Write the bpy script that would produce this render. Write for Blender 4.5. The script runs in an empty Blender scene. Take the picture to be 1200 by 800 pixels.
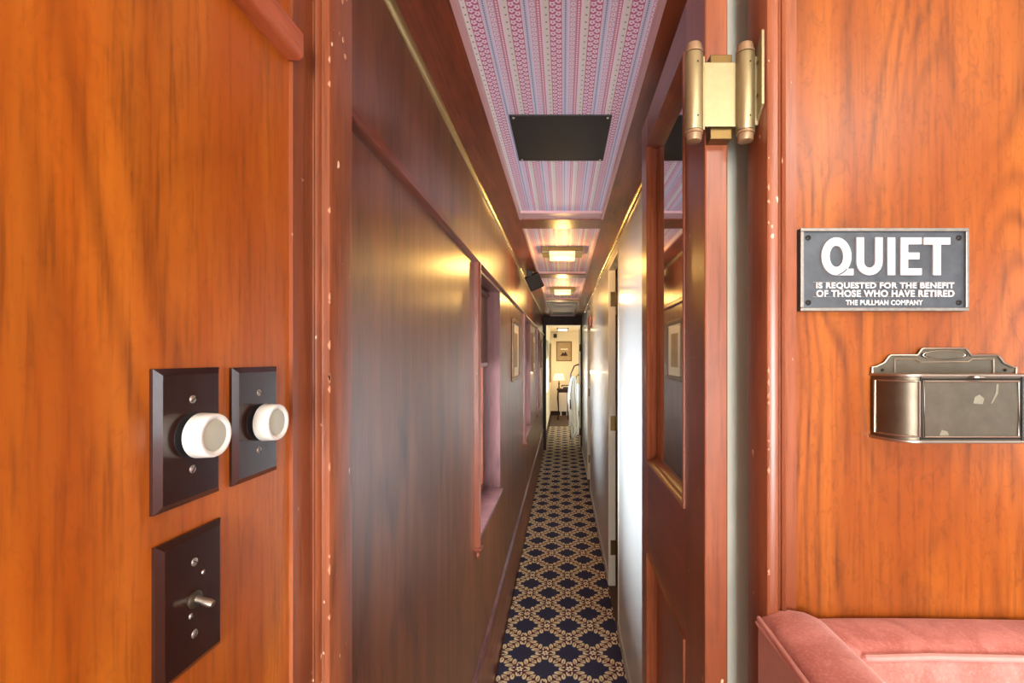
import bpy, bmesh, math, random
from math import sin, cos, pi, radians
from mathutils import Vector, Matrix
random.seed(7)
S = bpy.context.scene
C = S.collection

# ------------------------------------------------------------------ camera
EYE = 1.55
cd = bpy.data.cameras.new('camera'); cam = bpy.data.objects.new('camera', cd); C.objects.link(cam)
cam.location = (0, 0, EYE); cam.rotation_euler = (radians(90), 0, 0)
cd.sensor_width = 36; cd.lens = 36*545/1200
cd.shift_x = -60/1200; cd.shift_y = 18/1200
cd.clip_start = 0.02; cd.clip_end = 200
S.camera = cam
S.view_settings.view_transform = 'Standard'; S.view_settings.look = 'None'
S.view_settings.gamma = 1; S.view_settings.use_curve_mapping = False
S.view_settings.exposure = 0.5

# ------------------------------------------------------------------ world: an even pale overcast sky
W = bpy.data.worlds.new('sky'); S.world = W; W.use_nodes = True
W.node_tree.nodes['Background'].inputs[0].default_value = (0.74, 0.86, 1.0, 1)
W.node_tree.nodes['Background'].inputs[1].default_value = 2.0

def area(name, loc, rot, sx, sy, power, col):
    l = bpy.data.lights.new(name, 'AREA'); l.shape = 'RECTANGLE'; l.size = sx; l.size_y = sy
    l.energy = power; l.color = col
    o = bpy.data.objects.new(name, l); C.objects.link(o); o.location = loc; o.rotation_euler = rot
    return o
DAY = (0.74, 0.87, 1.0)
# daylight standing outside the window openings, facing in; some openings are unseen and added
WIN = [(1.745, 2.445), (3.84, 4.70), (5.78, 6.62)]     # corridor windows (y0, y1)
for (a, b), p in zip(WIN, (34, 22, 20)):
    area('daylight_corridor', (-0.62, (a+b)/2, 1.25), (0, radians(-90), 0), 0.75, (b-a), p, DAY)
area('daylight_far_room', (-0.62, 9.6, 1.3), (0, radians(-90), 0), 0.9, 1.4, 120, DAY)
area('daylight_room_right', (2.35, -0.9, 1.5), (0, radians(90), 0), 1.0, 1.9, 14, (1.0, 0.98, 0.95))
area('added_daylight_back', (0.2, -2.75, 1.2), (radians(90), 0, 0), 1.0, 1.7, 145, (1.0, 0.98, 0.95))  # unseen tall back opening, shaped to throw light onto the corridor ceiling
area('added_daylight_left', (-0.62, -1.05, 1.4), (0, radians(-90), 0), 1.0, 1.1, 34, (1.0, 0.98, 0.95))  # unseen left window, added so light reaches the gap beside the open door

# ------------------------------------------------------------------ node helper
class E:
    """a float socket with arithmetic"""
    def __init__(s, nt, sock): s.nt, s.s = nt, sock
    def _m(s, op, *a):
        n = s.nt.nodes.new('ShaderNodeMath'); n.operation = op
        for i, v in enumerate((s,)+a):
            if isinstance(v, E): s.nt.links.new(v.s, n.inputs[i])
            else: n.inputs[i].default_value = v
        return E(s.nt, n.outputs[0])
    def __add__(s, o): return s._m('ADD', o)
    __radd__ = __add__
    def __sub__(s, o): return s._m('SUBTRACT', o)
    def __rsub__(s, o): return (s*-1)+o
    def __mul__(s, o): return s._m('MULTIPLY', o)
    __rmul__ = __mul__
    def __truediv__(s, o): return s._m('DIVIDE', o)
    def lt(s, o): return s._m('LESS_THAN', o)
    def gt(s, o): return s._m('GREATER_THAN', o)
    def frac(s): return s._m('FRACT')
    def floor(s): return s._m('FLOOR')
    def abs(s): return s._m('ABSOLUTE')
    def sin(s): return s._m('SINE')
    def cos(s): return s._m('COSINE')
    def sqrt(s): return s._m('SQRT')
    def min(s, o): return s._m('MINIMUM', o)
    def max(s, o): return s._m('MAXIMUM', o)
    def mod(s, o): return s._m('FLOORED_MODULO', o)
    def atan2(s, o): return s._m('ARCTAN2', o)
    def pow(s, o): return s._m('POWER', o)
    def smooth(s, a, b):
        n = s.nt.nodes.new('ShaderNodeMapRange'); n.interpolation_type = 'SMOOTHSTEP'
        s.nt.links.new(s.s, n.inputs[0]); n.inputs[1].default_value = a; n.inputs[2].default_value = b
        return E(s.nt, n.outputs[0])

def newmat(name):
    m = bpy.data.materials.new(name); m.use_nodes = True
    nt = m.node_tree; b = nt.nodes['Principled BSDF']
    return m, nt, b
def coords(nt):
    t = nt.nodes.new('ShaderNodeTexCoord'); s = nt.nodes.new('ShaderNodeSeparateXYZ')
    nt.links.new(t.outputs['Object'], s.inputs[0])
    return [E(nt, s.outputs[i]) for i in range(3)]
def vec(nt, x, y, z):
    n = nt.nodes.new('ShaderNodeCombineXYZ')
    for i, v in enumerate((x, y, z)):
        if isinstance(v, E): nt.links.new(v.s, n.inputs[i])
        else: n.inputs[i].default_value = v
    return n.outputs[0]
def noise(nt, v, scale, detail=2, rough=.5, dist=0):
    n = nt.nodes.new('ShaderNodeTexNoise'); nt.links.new(v, n.inputs['Vector'])
    n.inputs['Scale'].default_value = scale; n.inputs['Detail'].default_value = detail
    n.inputs['Roughness'].default_value = rough; n.inputs['Distortion'].default_value = dist
    return E(nt, n.outputs[0])
def mix(nt, f, a, b):
    n = nt.nodes.new('ShaderNodeMix'); n.data_type = 'RGBA'
    if isinstance(f, E): nt.links.new(f.s, n.inputs[0])
    else: n.inputs[0].default_value = f
    for i, v in ((6, a), (7, b)):
        if isinstance(v, tuple): n.inputs[i].default_value = (*v, 1)
        else: nt.links.new(v, n.inputs[i])
    return n.outputs[2]
def bump(nt, b, h, strength=.2, dist=.002):
    n = nt.nodes.new('ShaderNodeBump'); nt.links.new(h.s, n.inputs['Height'])
    n.inputs['Strength'].default_value = strength; n.inputs['Distance'].default_value = dist
    nt.links.new(n.outputs[0], b.inputs['Normal'])
def srgb(r, g, b):
    f = lambda c: (c/255/12.92) if c/255 <= .04045 else ((c/255+.055)/1.055)**2.4
    return (f(r), f(g), f(b))

M = {}
def plain(name, col, rough=.5, metal=0., var=.12, nscale=30, coat=0., bumpy=0.):
    m, nt, b = newmat(name); x, y, z = coords(nt)
    n = noise(nt, vec(nt, x, y, z), nscale, 4, .6)
    c = mix(nt, n, tuple(k*(1-var) for k in col), tuple(min(1, k*(1+var)) for k in col))
    nt.links.new(c, b.inputs['Base Color'])
    b.inputs['Roughness'].default_value = rough; b.inputs['Metallic'].default_value = metal
    b.inputs['Coat Weight'].default_value = coat; b.inputs['Coat Roughness'].default_value = .08
    if bumpy: bump(nt, b, n, bumpy)
    M[name] = m; return m
def wood(name, dark, mid, light, axis='Z', rough=.35, coat=.6, crough=.12, bands=9, fig=1.0, spots=0., wear=0., sm=.34, fleck=0.):
    m, nt, b = newmat(name); p = coords(nt)
    ax = 'XYZ'.index(axis); a = [p[i] for i in range(3) if i != ax]; u, v = a; w = p[ax]
    big = noise(nt, vec(nt, u, v, w*.28), 2.1*fig, 2, .45, .6)            # slow figure whose contours are the growth rings
    ring = ((big*bands*2*pi).sin()*.5+.5)
    ring = ring.pow(2.2)
    fine = noise(nt, vec(nt, u, v, w*.055), 170, 3, .6)                    # pores drawn out along the grain
    mott = noise(nt, vec(nt, u, v, w*.5), 7, 4, .6)
    streak = noise(nt, vec(nt, u, v, w*.06), 22, 3, .6)
    f = (streak*.62 + mott*.5 - .08)
    c = mix(nt, f.smooth(.34, .66), mid, light)
    smear = noise(nt, vec(nt, u, v, w*.3), 9, 4, .6, .8).smooth(.50, .74)
    dk = (ring*.50*mott.smooth(.3, .7) + (fine.smooth(.46, .72))*.36 + smear*sm)
    c = mix(nt, dk._m('MINIMUM', .85), c, dark)
    if fleck:
        fk = noise(nt, vec(nt, u, v, w*.45), 95, 3, .65, 1.2).smooth(.5, .68)*fleck
        c = mix(nt, fk, c, dark)
    if spots:
        sp = noise(nt, vec(nt, u, v, w*.45), 11, 2, .5).smooth(.68, .78)*spots
        c = mix(nt, sp, c, srgb(70, 38, 36))
    if wear:
        wn = noise(nt, vec(nt, u, v, w*.5), 60, 2, .6).smooth(.755-.05*wear, .79-.05*wear)
        c = mix(nt, wn, c, srgb(226, 190, 160))
    nt.links.new(c, b.inputs['Base Color'])
    b.inputs['Roughness'].default_value = rough; b.inputs['Specular IOR Level'].default_value = .35
    b.inputs['Coat Weight'].default_value = coat; b.inputs['Coat Roughness'].default_value = crough
    bump(nt, b, fine*.4+mott*.6, .10, .0012)
    M[name] = m; return m

wood('cherry', srgb(92, 40, 10), srgb(166, 80, 13), srgb(196, 110, 28), bands=11, spots=.7, coat=.3, crough=.35, sm=.26, fleck=.14)
wood('cherry_red', srgb(74, 31, 8), srgb(134, 64, 12), srgb(160, 86, 22), bands=26, fig=1.3, coat=.35, crough=.3, sm=.16, fleck=.26)
wood('mahogany', srgb(70, 30, 18), srgb(124, 58, 36), srgb(150, 78, 52), bands=4, coat=.5, crough=.25, wear=.35)
wood('mahogany_y', srgb(74, 30, 18), srgb(126, 56, 36), srgb(150, 76, 52), axis='Y', bands=4, coat=.4, crough=.25)
wood('mahogany_worn', srgb(80, 39, 21), srgb(128, 65, 36), srgb(156, 90, 58), bands=4, coat=.45, crough=.3, wear=.9)
wood('header_wood', srgb(80, 34, 20), srgb(134, 62, 38), srgb(160, 84, 56), axis='X', bands=4, coat=.4, crough=.3)
wood('rail_wood', srgb(96, 40, 20), srgb(160, 74, 38), srgb(186, 98, 58), axis='Y', bands=4, coat=.4, crough=.3)
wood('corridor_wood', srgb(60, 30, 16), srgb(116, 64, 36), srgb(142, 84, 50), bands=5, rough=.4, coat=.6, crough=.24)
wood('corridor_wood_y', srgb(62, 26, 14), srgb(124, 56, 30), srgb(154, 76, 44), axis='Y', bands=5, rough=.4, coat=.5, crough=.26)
wood('dark_wood', srgb(24, 12, 10), srgb(46, 24, 20), srgb(60, 34, 28), bands=5, rough=.6, coat=0)
wood('mauve_wood', srgb(62, 34, 36), srgb(110, 68, 66), srgb(134, 88, 86), bands=4, rough=.4, coat=.4)
plain('pale_paint', srgb(202, 198, 190), .38, var=.06, nscale=3, coat=.5)
plain('cream_paint', srgb(226, 216, 190), .45, var=.04)
plain('cream_wall', srgb(238, 226, 198), .7, var=.03)
plain('gap_paint', srgb(196, 198, 184), .5, var=.04)
plain('dark_interior', srgb(70, 66, 66), .8)
plain('brass', srgb(160, 148, 112), .42, .8, var=.14, nscale=90, bumpy=.05)
plain('brass_dark', srgb(120, 98, 60), .4, 1., var=.3, nscale=60)
plain('worn_cap', srgb(150, 122, 92), .45, .45, var=.3, nscale=120)
plain('pewter', srgb(104, 97, 84), .46, 1., var=.28, nscale=45, bumpy=.05)
plain('pewter_mark', srgb(138, 134, 116), .5, .8, var=.2)
plain('pewter_bright', srgb(164, 156, 144), .38, 1., var=.14, nscale=60)
plain('pewter_dark', srgb(40, 38, 36), .5, .8, var=.2)
plain('sign_grey', srgb(80, 86, 92), .42, .55, var=.4, nscale=70, bumpy=.2)
plain('sign_rim', srgb(150, 148, 142), .4, .8, var=.4, nscale=160)
plain('sign_white', srgb(196, 197, 198), .5, var=.03)
plain('bakelite', srgb(42, 20, 14), .25, var=.3, nscale=50, coat=.5)
plain('knob_white', srgb(214, 212, 204), .32, var=.02)
plain('knob_cap', srgb(186, 186, 168), .38, .2, var=.05)
plain('screw_metal', srgb(190, 186, 176), .35, .9, var=.1)
plain('black_metal', srgb(22, 20, 24), .6, 0., var=.4, nscale=220)
plain('black_plastic', srgb(26, 25, 28), .6)
plain('speaker_cloth', srgb(40, 38, 42), .9, var=.5, nscale=600)
plain('white_cloth', srgb(240, 240, 240), .9, var=.04)
plain('shade_brown', srgb(96, 58, 46), .85, var=.1)
plain('curtain_ochre', srgb(150, 118, 66), .9, var=.15)
plain('white_panel', srgb(228, 224, 218), .6, var=.03)
plain('phone_plastic', srgb(62, 38, 54), .35)
plain('mat_white', srgb(236, 228, 206), .7, var=.03)
plain('gold_frame', srgb(110, 82, 54), .4, .4, var=.2)
plain('print_tan', srgb(170, 148, 112), .7, var=.35, nscale=18)
plain('dark_carpet', srgb(86, 66, 58), .95, var=.5, nscale=14)
plain('vent_metal', srgb(176, 164, 152), .5, .2, var=.08)
plain('ceiling_trim', srgb(212, 166, 168), .4, var=.1, coat=.3)
plain('crown_brass', srgb(170, 140, 92), .25, .6, var=.2)
plain('chip_tan', srgb(176, 124, 92), .7)
plain('lino', srgb(84, 60, 48), .7)

def emit(name, col, strength):
    m, nt, b = newmat(name)
    b.inputs['Base Color'].default_value = (*col, 1); b.inputs['Roughness'].default_value = .3
    x, y, z = coords(nt)
    n = noise(nt, vec(nt, x, y, z), 20, 2)
    c = mix(nt, n, tuple(k*.96 for k in col), col); nt.links.new(c, b.inputs['Emission Color'])
    b.inputs['Emission Strength'].default_value = strength
    M[name] = m
emit('lamp_glass', (1.0, .66, .22), 1.3)
emit('far_lamp_glass', (1.0, .86, .6), 3)
emit('lamp_shade', (1.0, .70, .36), 1.1)
emit('room_lamp_glass', (1.0, .94, .86), 9)

def glassmat():
    m, nt, b = newmat('window_glass')
    tr = nt.nodes.new('ShaderNodeBsdfTransparent'); gl = nt.nodes.new('ShaderNodeBsdfGlossy')
    gl.inputs['Roughness'].default_value = .02
    fr = nt.nodes.new('ShaderNodeFresnel'); fr.inputs[0].default_value = 1.4
    mx = nt.nodes.new('ShaderNodeMixShader'); out = nt.nodes['Material Output']
    nt.links.new(fr.outputs[0], mx.inputs[0]); nt.links.new(tr.outputs[0], mx.inputs[1]); nt.links.new(gl.outputs[0], mx.inputs[2])
    nt.links.new(mx.outputs[0], out.inputs[0]); nt.nodes.remove(b)
    M['window_glass'] = m
glassmat()
def mirrormat():
    m, nt, b = newmat('mirror')
    x, y, z = coords(nt); n = noise(nt, vec(nt, x, y, z), 8, 3)
    nt.links.new(mix(nt, n, (.50, .50, .52), (.56, .56, .58)), b.inputs['Base Color'])
    b.inputs['Metallic'].default_value = 1; b.inputs['Roughness'].default_value = .025
    M['mirror'] = m
mirrormat()

def wallpaper():
    m, nt, b = newmat('striped_wallpaper'); x, y, z = coords(nt)
    P = .0805
    u = ((x+.2005)/P).frac()                    # 0..1 across one repeat
    MAG, PNK, LIL, CRM, BLU, GRY = srgb(194, 98, 150), srgb(236, 186, 204), srgb(218, 188, 222), srgb(236, 232, 232), srgb(218, 220, 246), srgb(140, 128, 134)
    WHT = srgb(248, 232, 248)
    c = CRM
    def band(c, a, b_, col): return mix(nt, u.gt(a)*u.lt(b_), c, col)
    c = band(c, .15, .45, MAG); c = band(c, .45, .48, WHT); c = band(c, .48, .62, BLU); c = band(c, .62, .65, WHT)
    c = band(c, .65, .82, LIL); c = band(c, .82, .93, srgb(206, 122, 150)); c = band(c, .93, 1.01, WHT)
    def flowers(c, cx, w, per, ph, col, heart):
        du = (u-cx)*P; vv = ((y/per+ph).frac()-.5)*per
        r = (du*du+vv*vv).sqrt(); th = du.atan2(vv)
        petal = r.lt(w*1.0) * (r.gt(w*.0)) ; rr = r-(th*5).cos()*w*.18
        c = mix(nt, rr.lt(w*.98), c, col); c = mix(nt, r.lt(w*.30), c, heart)
        return c
    c = flowers(c, .225, .0062, .0165, 0, WHT, MAG); c = flowers(c, .375, .0062, .0165, .5, WHT, MAG)
    c = flowers(c, .735, .0052, .0140, .25, WHT, srgb(170, 90, 130))
    c = flowers(c, .875, .0024, .0068, 0, WHT, WHT)
    c = flowers(c, .065, .0022, .0200, .1, GRY, GRY)
    line = ((u-.55).abs()).lt(.02)*((y/.006).frac().gt(.35)); c = mix(nt, line, c, srgb(130, 130, 170))
    c = mix(nt, ((u-.15).abs()).lt(.012).max(((u-.45).abs()).lt(.012)), c, srgb(206, 130, 160))
    nt.links.new(c, b.inputs['Base Color']); b.inputs['Roughness'].default_value = .55
    M['striped_wallpaper'] = m
wallpaper()

def carpetmat():
    m, nt, b = newmat('navy_leaf_carpet'); x, y, z = coords(nt)
    P = .247
    px = (x-.0305)/P; py = (y-2.295)/P
    wob = noise(nt, vec(nt, x, y, 0.), 60, 2)
    a = px+py; bb = px-py
    fa = (a+.5).frac()-.5; fb = (bb+.5).frac()-.5
    NAVY, TAN, RED, LT = srgb(58, 58, 80), srgb(218, 194, 152), srgb(92, 52, 54), srgb(240, 222, 186)
    base = mix(nt, noise(nt, vec(nt, x, y, z), 300, 2), tuple(k*.7 for k in NAVY), tuple(k*1.35 for k in NAVY))
    def garland(c, s, t):
        s = s.abs(); t = t.abs()
        c = mix(nt, s.lt(.20)*t.gt(.1), c, mix(nt, s.smooth(.07, .19), RED, NAVY))
        q = ((t*5.4 - s*3.0).frac()-.5)
        e = (q*q)/(.41*.41) + ((s-.105)*(s-.105))/(.098*.098)
        inside = e.lt(1.0)*t.gt(.14)
        vein = q.abs().lt(.06)*s.lt(.13)
        c = mix(nt, inside, c, mix(nt, q.smooth(-.4, .4), TAN, LT))
        c = mix(nt, inside*vein, c, srgb(120, 88, 62))
        return c
    c = garland(base, fa, fb); c = garland(c, fb, fa)
    r = (fa*fa+fb*fb).sqrt(); th = fa.atan2(fb)
    c = mix(nt, r.lt(.135), c, mix(nt, .5, RED, NAVY))
    pet = r - (((th*3).cos().abs())*.055+.060)
    c = mix(nt, pet.lt(0), c, LT); c = mix(nt, r.lt(.028), c, RED)
    nt.links.new(c, b.inputs['Base Color']); b.inputs['Roughness'].default_value = .95
    b.inputs['Specular IOR Level'].default_value = .15
    bump(nt, b, noise(nt, vec(nt, x, y, z), 420, 2), .5, .002)
    M['navy_leaf_carpet'] = m
carpetmat()

def velvet():
    m, nt, b = newmat('pink_velvet'); x, y, z = coords(nt)
    n = noise(nt, vec(nt, x, y, z), 22, 5, .65, .8); n2 = noise(nt, vec(nt, x, y, z), 260, 3, .6)
    c = mix(nt, n.smooth(.35, .68), srgb(174, 100, 90), srgb(196, 126, 116)); c = mix(nt, n2.smooth(.45, .8)*.4, c, srgb(232, 160, 148))
    nt.links.new(c, b.inputs['Base Color']); b.inputs['Roughness'].default_value = .8
    b.inputs['Sheen Weight'].default_value = .7; b.inputs['Sheen Roughness'].default_value = .35
    b.inputs['Sheen Tint'].default_value = (1, .78, .74, 1)
    bump(nt, b, n2*.3+n*.7, .3, .003)
    M['pink_velvet'] = m
velvet()
plain('velvet_piping', srgb(200, 142, 134), .7, var=.15, nscale=80)
plain('velvet_side', srgb(186, 140, 130), .85, var=.12, nscale=120)

# ------------------------------------------------------------------ mesh helper
class MB:
    def __init__(s): s.v, s.f = [], []
    def add(s, vs, fs):
        k = len(s.v); s.v += [tuple(p) for p in vs]; s.f += [tuple(i+k for i in f) for f in fs]; return s
    def box(s, x0, x1, y0, y1, z0, z1):
        x0, x1 = sorted((x0, x1)); y0, y1 = sorted((y0, y1)); z0, z1 = sorted((z0, z1))
        vs = [(x, y, z) for z in (z0, z1) for y in (y0, y1) for x in (x0, x1)]
        return s.add(vs, [(0, 2, 3, 1), (4, 5, 7, 6), (0, 1, 5, 4), (2, 6, 7, 3), (0, 4, 6, 2), (1, 3, 7, 5)])
    def prism(s, poly, axis, a, b):
        """poly of 2D points in the plane across the axis (X: yz, Y: xz, Z: xy)"""
        n = len(poly)
        def P(p, t): return {'X': (t, p[0], p[1]), 'Y': (p[0], t, p[1]), 'Z': (p[0], p[1], t)}[axis]
        vs = [P(p, a) for p in poly]+[P(p, b) for p in poly]
        return s.add(vs, [tuple(range(n)), tuple(range(2*n-1, n-1, -1))]+[(i, (i+1) % n, n+(i+1) % n, n+i) for i in range(n)])
    def lathe(s, prof, axis, o, n=32):
        """prof: (radius, distance along axis) from base to tip"""
        vs, fs = [], []
        for r, t in prof:
            for i in range(n):
                a = 2*pi*i/n; c, d = r*cos(a), r*sin(a)
                p = {'X': (t, c, d), 'Y': (d, t, c), 'Z': (c, d, t)}[axis]
                vs.append((p[0]+o[0], p[1]+o[1], p[2]+o[2]))
        for j in range(len(prof)-1):
            for i in range(n):
                k = (i+1) % n; fs.append((j*n+i, j*n+k, (j+1)*n+k, (j+1)*n+i))
        fs.append(tuple(range(n-1, -1, -1))); fs.append(tuple((len(prof)-1)*n+i for i in range(n)))
        return s.add(vs, fs)
    def tube(s, path, r, n=8, closed=False):
        path = [Vector(p) for p in path]; m = len(path); vs, fs = [], []
        up = None
        for i, p in enumerate(path):
            if closed: t = path[(i+1) % m]-path[i-1]
            else: t = path[min(i+1, m-1)]-path[max(i-1, 0)]
            t.normalize()
            if up is None:
                up = Vector((0, 0, 1)) if abs(t.z) < .9 else Vector((1, 0, 0))
            a = t.cross(up).normalized(); b = a.cross(t).normalized(); up = b
            rr = r[i] if isinstance(r, (list, tuple)) else r
            for k in range(n):
                q = 2*pi*k/n; vs.append(p+a*cos(q)*rr+b*sin(q)*rr)
        for i in range(m if closed else m-1):
            j = (i+1) % m
            for k in range(n):
                l = (k+1) % n; fs.append((i*n+k, i*n+l, j*n+l, j*n+k))
        if not closed: fs += [tuple(range(n-1, -1, -1)), tuple((m-1)*n+k for k in range(n))]
        return s.add(vs, fs)
    def grid(s, rows):
        nr, nc = len(rows), len(rows[0])
        return s.add([p for r in rows for p in r], [(i*nc+j, i*nc+j+1, (i+1)*nc+j+1, (i+1)*nc+j) for i in range(nr-1) for j in range(nc-1)])
    def build(s, name, mat, parent=None, bevel=0., seg=2, smooth=False, loc=None, **kw):
        me = bpy.data.meshes.new(name); bm = bmesh.new()
        vv = [bm.verts.new(p) for p in s.v]
        for f in s.f:
            try: bm.faces.new([vv[i] for i in f])
            except ValueError: pass
        bmesh.ops.recalc_face_normals(bm, faces=bm.faces)
        if bevel:
            ed = [e for e in bm.edges if len(e.link_faces) == 2 and e.calc_face_angle(0) > radians(32)]
            bmesh.ops.bevel(bm, geom=ed, offset=bevel, segments=seg, profile=.5, affect='EDGES', clamp_overlap=True)
        if smooth:
            for f in bm.faces: f.smooth = True
            for e in bm.edges:
                if len(e.link_faces) == 2 and e.calc_face_angle(0) > radians(40): e.smooth = False
        bm.to_mesh(me); bm.free()
        me.materials.append(M[mat])
        o = bpy.data.objects.new(name, me); C.objects.link(o)
        if parent is not None: o.parent = parent
        if loc: o.location = loc
        for k, v in kw.items(): o[k] = v
        return o
def tag(o, label=None, cat=None, group=None, kind=None):
    for k, v in (('label', label), ('category', cat), ('group', group), ('kind', kind)):
        if v: o[k] = v
    return o
def thing(name, loc, label=None, cat=None, group=None, kind=None, rz=0):
    o = bpy.data.objects.new(name, None); C.objects.link(o); o.location = loc; o.rotation_euler = (0, 0, rz)
    o.empty_display_size = .05
    return tag(o, label, cat, group, kind)
def struct(o, label, cat): return tag(o, label, cat, kind='structure')
def holes(x0, x1, y0, y1, z0, z1, hs):
    """wall slab running along Y with rectangular holes (ya, yb, za, zb)"""
    mb = MB(); ys = sorted({y0, y1, *[h[0] for h in hs], *[h[1] for h in hs]})
    for a, b in zip(ys, ys[1:]):
        cut = sorted((h[2], h[3]) for h in hs if h[0] < b-1e-6 and h[1] > a+1e-6)
        z = z0
        for c, d in cut:
            if c > z: mb.box(x0, x1, a, b, z, c)
            z = d
        if z < z1: mb.box(x0, x1, a, b, z, z1)
    return mb

XL, XR, CEIL, BH = -.33, .31, 2.22, .625       # corridor left / right faces, ceiling, bulkhead front
YE, YF = 7.70, 12.30                           # end of the corridor, far wall of the last room
RX, RY = 2.20, -2.60                           # the room behind the camera

# ------------------------------------------------------------------ setting
struct(MB().box(-.46, RX+.1, RY-.1, 12.4, -.08, 0).build('floor', 'lino'), 'dark floor boards of the railway car under the carpet', 'floor')
# left (window) side
wl = holes(-.45, XL, RY, .605, 0, 2.40, [(-1.6, -.5, .85, 1.90)]).build('wall_left', 'cherry')
struct(wl, 'orange cherry veneer wall carrying the dark switch plates', 'wall')
hs = [(a, b, .85, 1.90) for a, b in WIN]+[(8.9, 10.3, .85, 1.90)]
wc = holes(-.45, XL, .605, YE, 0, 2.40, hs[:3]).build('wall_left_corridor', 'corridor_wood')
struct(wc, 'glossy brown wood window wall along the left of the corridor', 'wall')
wf = holes(-.45, XL, YE, 12.4, 0, 2.40, hs[3:]).build('wall_left_far_room', 'cream_wall')
struct(wf, 'cream window wall of the far room', 'wall')
# right side of the corridor, painted
DOORS = [(2.60, 3.16), (5.32, 5.90)]
wr = holes(XR, XR+.04, .665, YE, 0, 2.40, [(a, b, -.01, 2.15) for a, b in DOORS]).build('wall_right_corridor', 'pale_paint')
struct(wr, 'pale glossy painted wall along the right of the corridor', 'wall')
struct(MB().box(.242, XR, .735, 1.21, 0, 2.20).build('wall_return', 'gap_paint'), 'pale painted return behind the open mirror door', 'wall')
struct(MB().box(RX, RX+.1, .645, 12.4, 0, 2.40).build('wall_right_outer', 'dark_interior'), 'outer wall of the dark compartments', 'wall')
# room behind the camera
wr2 = holes(RX, RX+.1, RY, .645, 0, 2.40, [(-1.9, .1, .95, 2.0)]).build('wall_right', 'cherry_red')
struct(wr2, 'right wall of the room with its window', 'wall')
bk = MB(); bk.box(-.45, RX+.1, RY-.1, RY, 0, .35).box(-.45, RX+.1, RY-.1, RY, 2.05, 2.40).box(-.45, -.3, RY-.1, RY, .35, 2.05).box(.7, RX+.1, RY-.1, RY, .35, 2.05)
struct(bk.build('wall_back', 'cherry_red'), 'back wall of the room behind the camera', 'wall')
struct(MB().box(-.45, RX+.1, RY-.1, .645, 2.40, 2.46).build('ceiling_room', 'cream_wall'), 'cream ceiling of the room in front of the corridor', 'ceiling')
for nm, mb, lb in (('window_4', MB().box(RX+.03, RX+.036, -1.9, .1, .95, 2.0), 'window pane in the right wall of the room'),
                   ('window_5', MB().box(-.3, .7, RY-.06, RY-.054, .35, 2.05), 'unseen window pane in the back wall, enlarged to light the corridor'),
                   ('window_7', MB().box(-.42, -.414, -1.6, -.5, .85, 1.90), 'unseen window pane added in the left wall to light the door gap')):
    struct(mb.build(nm, 'window_glass'), lb, 'window')
# bulkhead with the doorway
bh = MB().box(.285, RX, BH, .665, 0, 2.40)
bh = bh.build('wall_front', 'cherry_red'); struct(bh, 'orange cherry bulkhead panel beside the doorway', 'wall')
struct(MB().box(XL, .285, .645, .665, 2.17, 2.40).build('wall_front_header', 'header_wood'), 'wood panel over the doorway', 'wall')
# right casing : profile extruded upward
pr = [(.264, .665), (.264, .612), (.266, .606), (.271, .603), (.278, .603), (.282, .607), (.283, .613), (.2865, .613), (.2865, .609), (.289, .607), (.2915, .609),
      (.2915, .616), (.309, .616), (.310, .618), (.310, BH), (.285, BH), (.285, .665)]
t1 = thing('trim_1', (0, 0, 0), 'reddish moulded wood casing on the right of the doorway', 'door casing', kind='structure')
MB().prism(pr, 'Z', 0, 2.40).build('casing', 'mahogany_worn', t1, smooth=True)
# left casing
pl = [(XL, .665), (-.302, .665), (-.302, .610), (-.304, .605), (-.310, .605), (-.3115, .608), (-.3155, .608), (-.3165, .601), (-.3190, .5985), (-.3215, .600), (-.323, .604), (-.3255, .604), (-.3255, .560), (XL, .560)]
t2 = thing('trim_2', (0, 0, 0), 'reddish moulded wood casing on the left of the doorway', 'door casing', kind='structure')
MB().prism(pl, 'Z', 0, 2.40).build('casing', 'mahogany_worn', t2, smooth=True)
random.seed(3)
for (yy, zz, ry, rz_) in ((.648, 2.049, .0026, .0045), (.637, 2.036, .0022, .0034), (.638, 1.985, .0026, .0042), (.645, 1.966, .0032, .004)):
    pts = [(yy+ry*cos(a)*random.uniform(.75, 1.1), zz+rz_*sin(a)*random.uniform(.75, 1.1)) for a in [k*2*pi/9 for k in range(9)]]
    MB().prism(pts, 'X', -.3022, -.3014).build('paint_chip', 'chip_tan', t2)
for k in range(16):            # worn spots along the arrises
    zz = random.uniform(.95, 2.05); hh = random.uniform(.002, .009); ww = random.uniform(.0008, .0018)
    q = [(-.3045-ww, zz), (-.3035, zz-hh), (-.3028, zz-hh*.2), (-.3032, zz+hh), (-.3045, zz+hh*.6)]
    MB().prism(q, 'Y', .6042, .6065).build('paint_chip', 'chip_tan', t2)
for k in range(16):
    zz = random.uniform(1.25, 2.05); hh = random.uniform(.001, .006); ww = random.uniform(.0006, .0016)
    q = [(.2665-ww, zz), (.2675, zz-hh), (.2675+ww, zz), (.2672, zz+hh), (.2665, zz+hh*.5)]
    MB().prism(q, 'Y', .6042, .6070).build('paint_chip', 'chip_tan', t1)
struct(MB().box(XL, .285, .609, .645, 2.17, 2.24).build('trim_3', 'header_wood'), 'head casing over the doorway', 'door casing')
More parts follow.
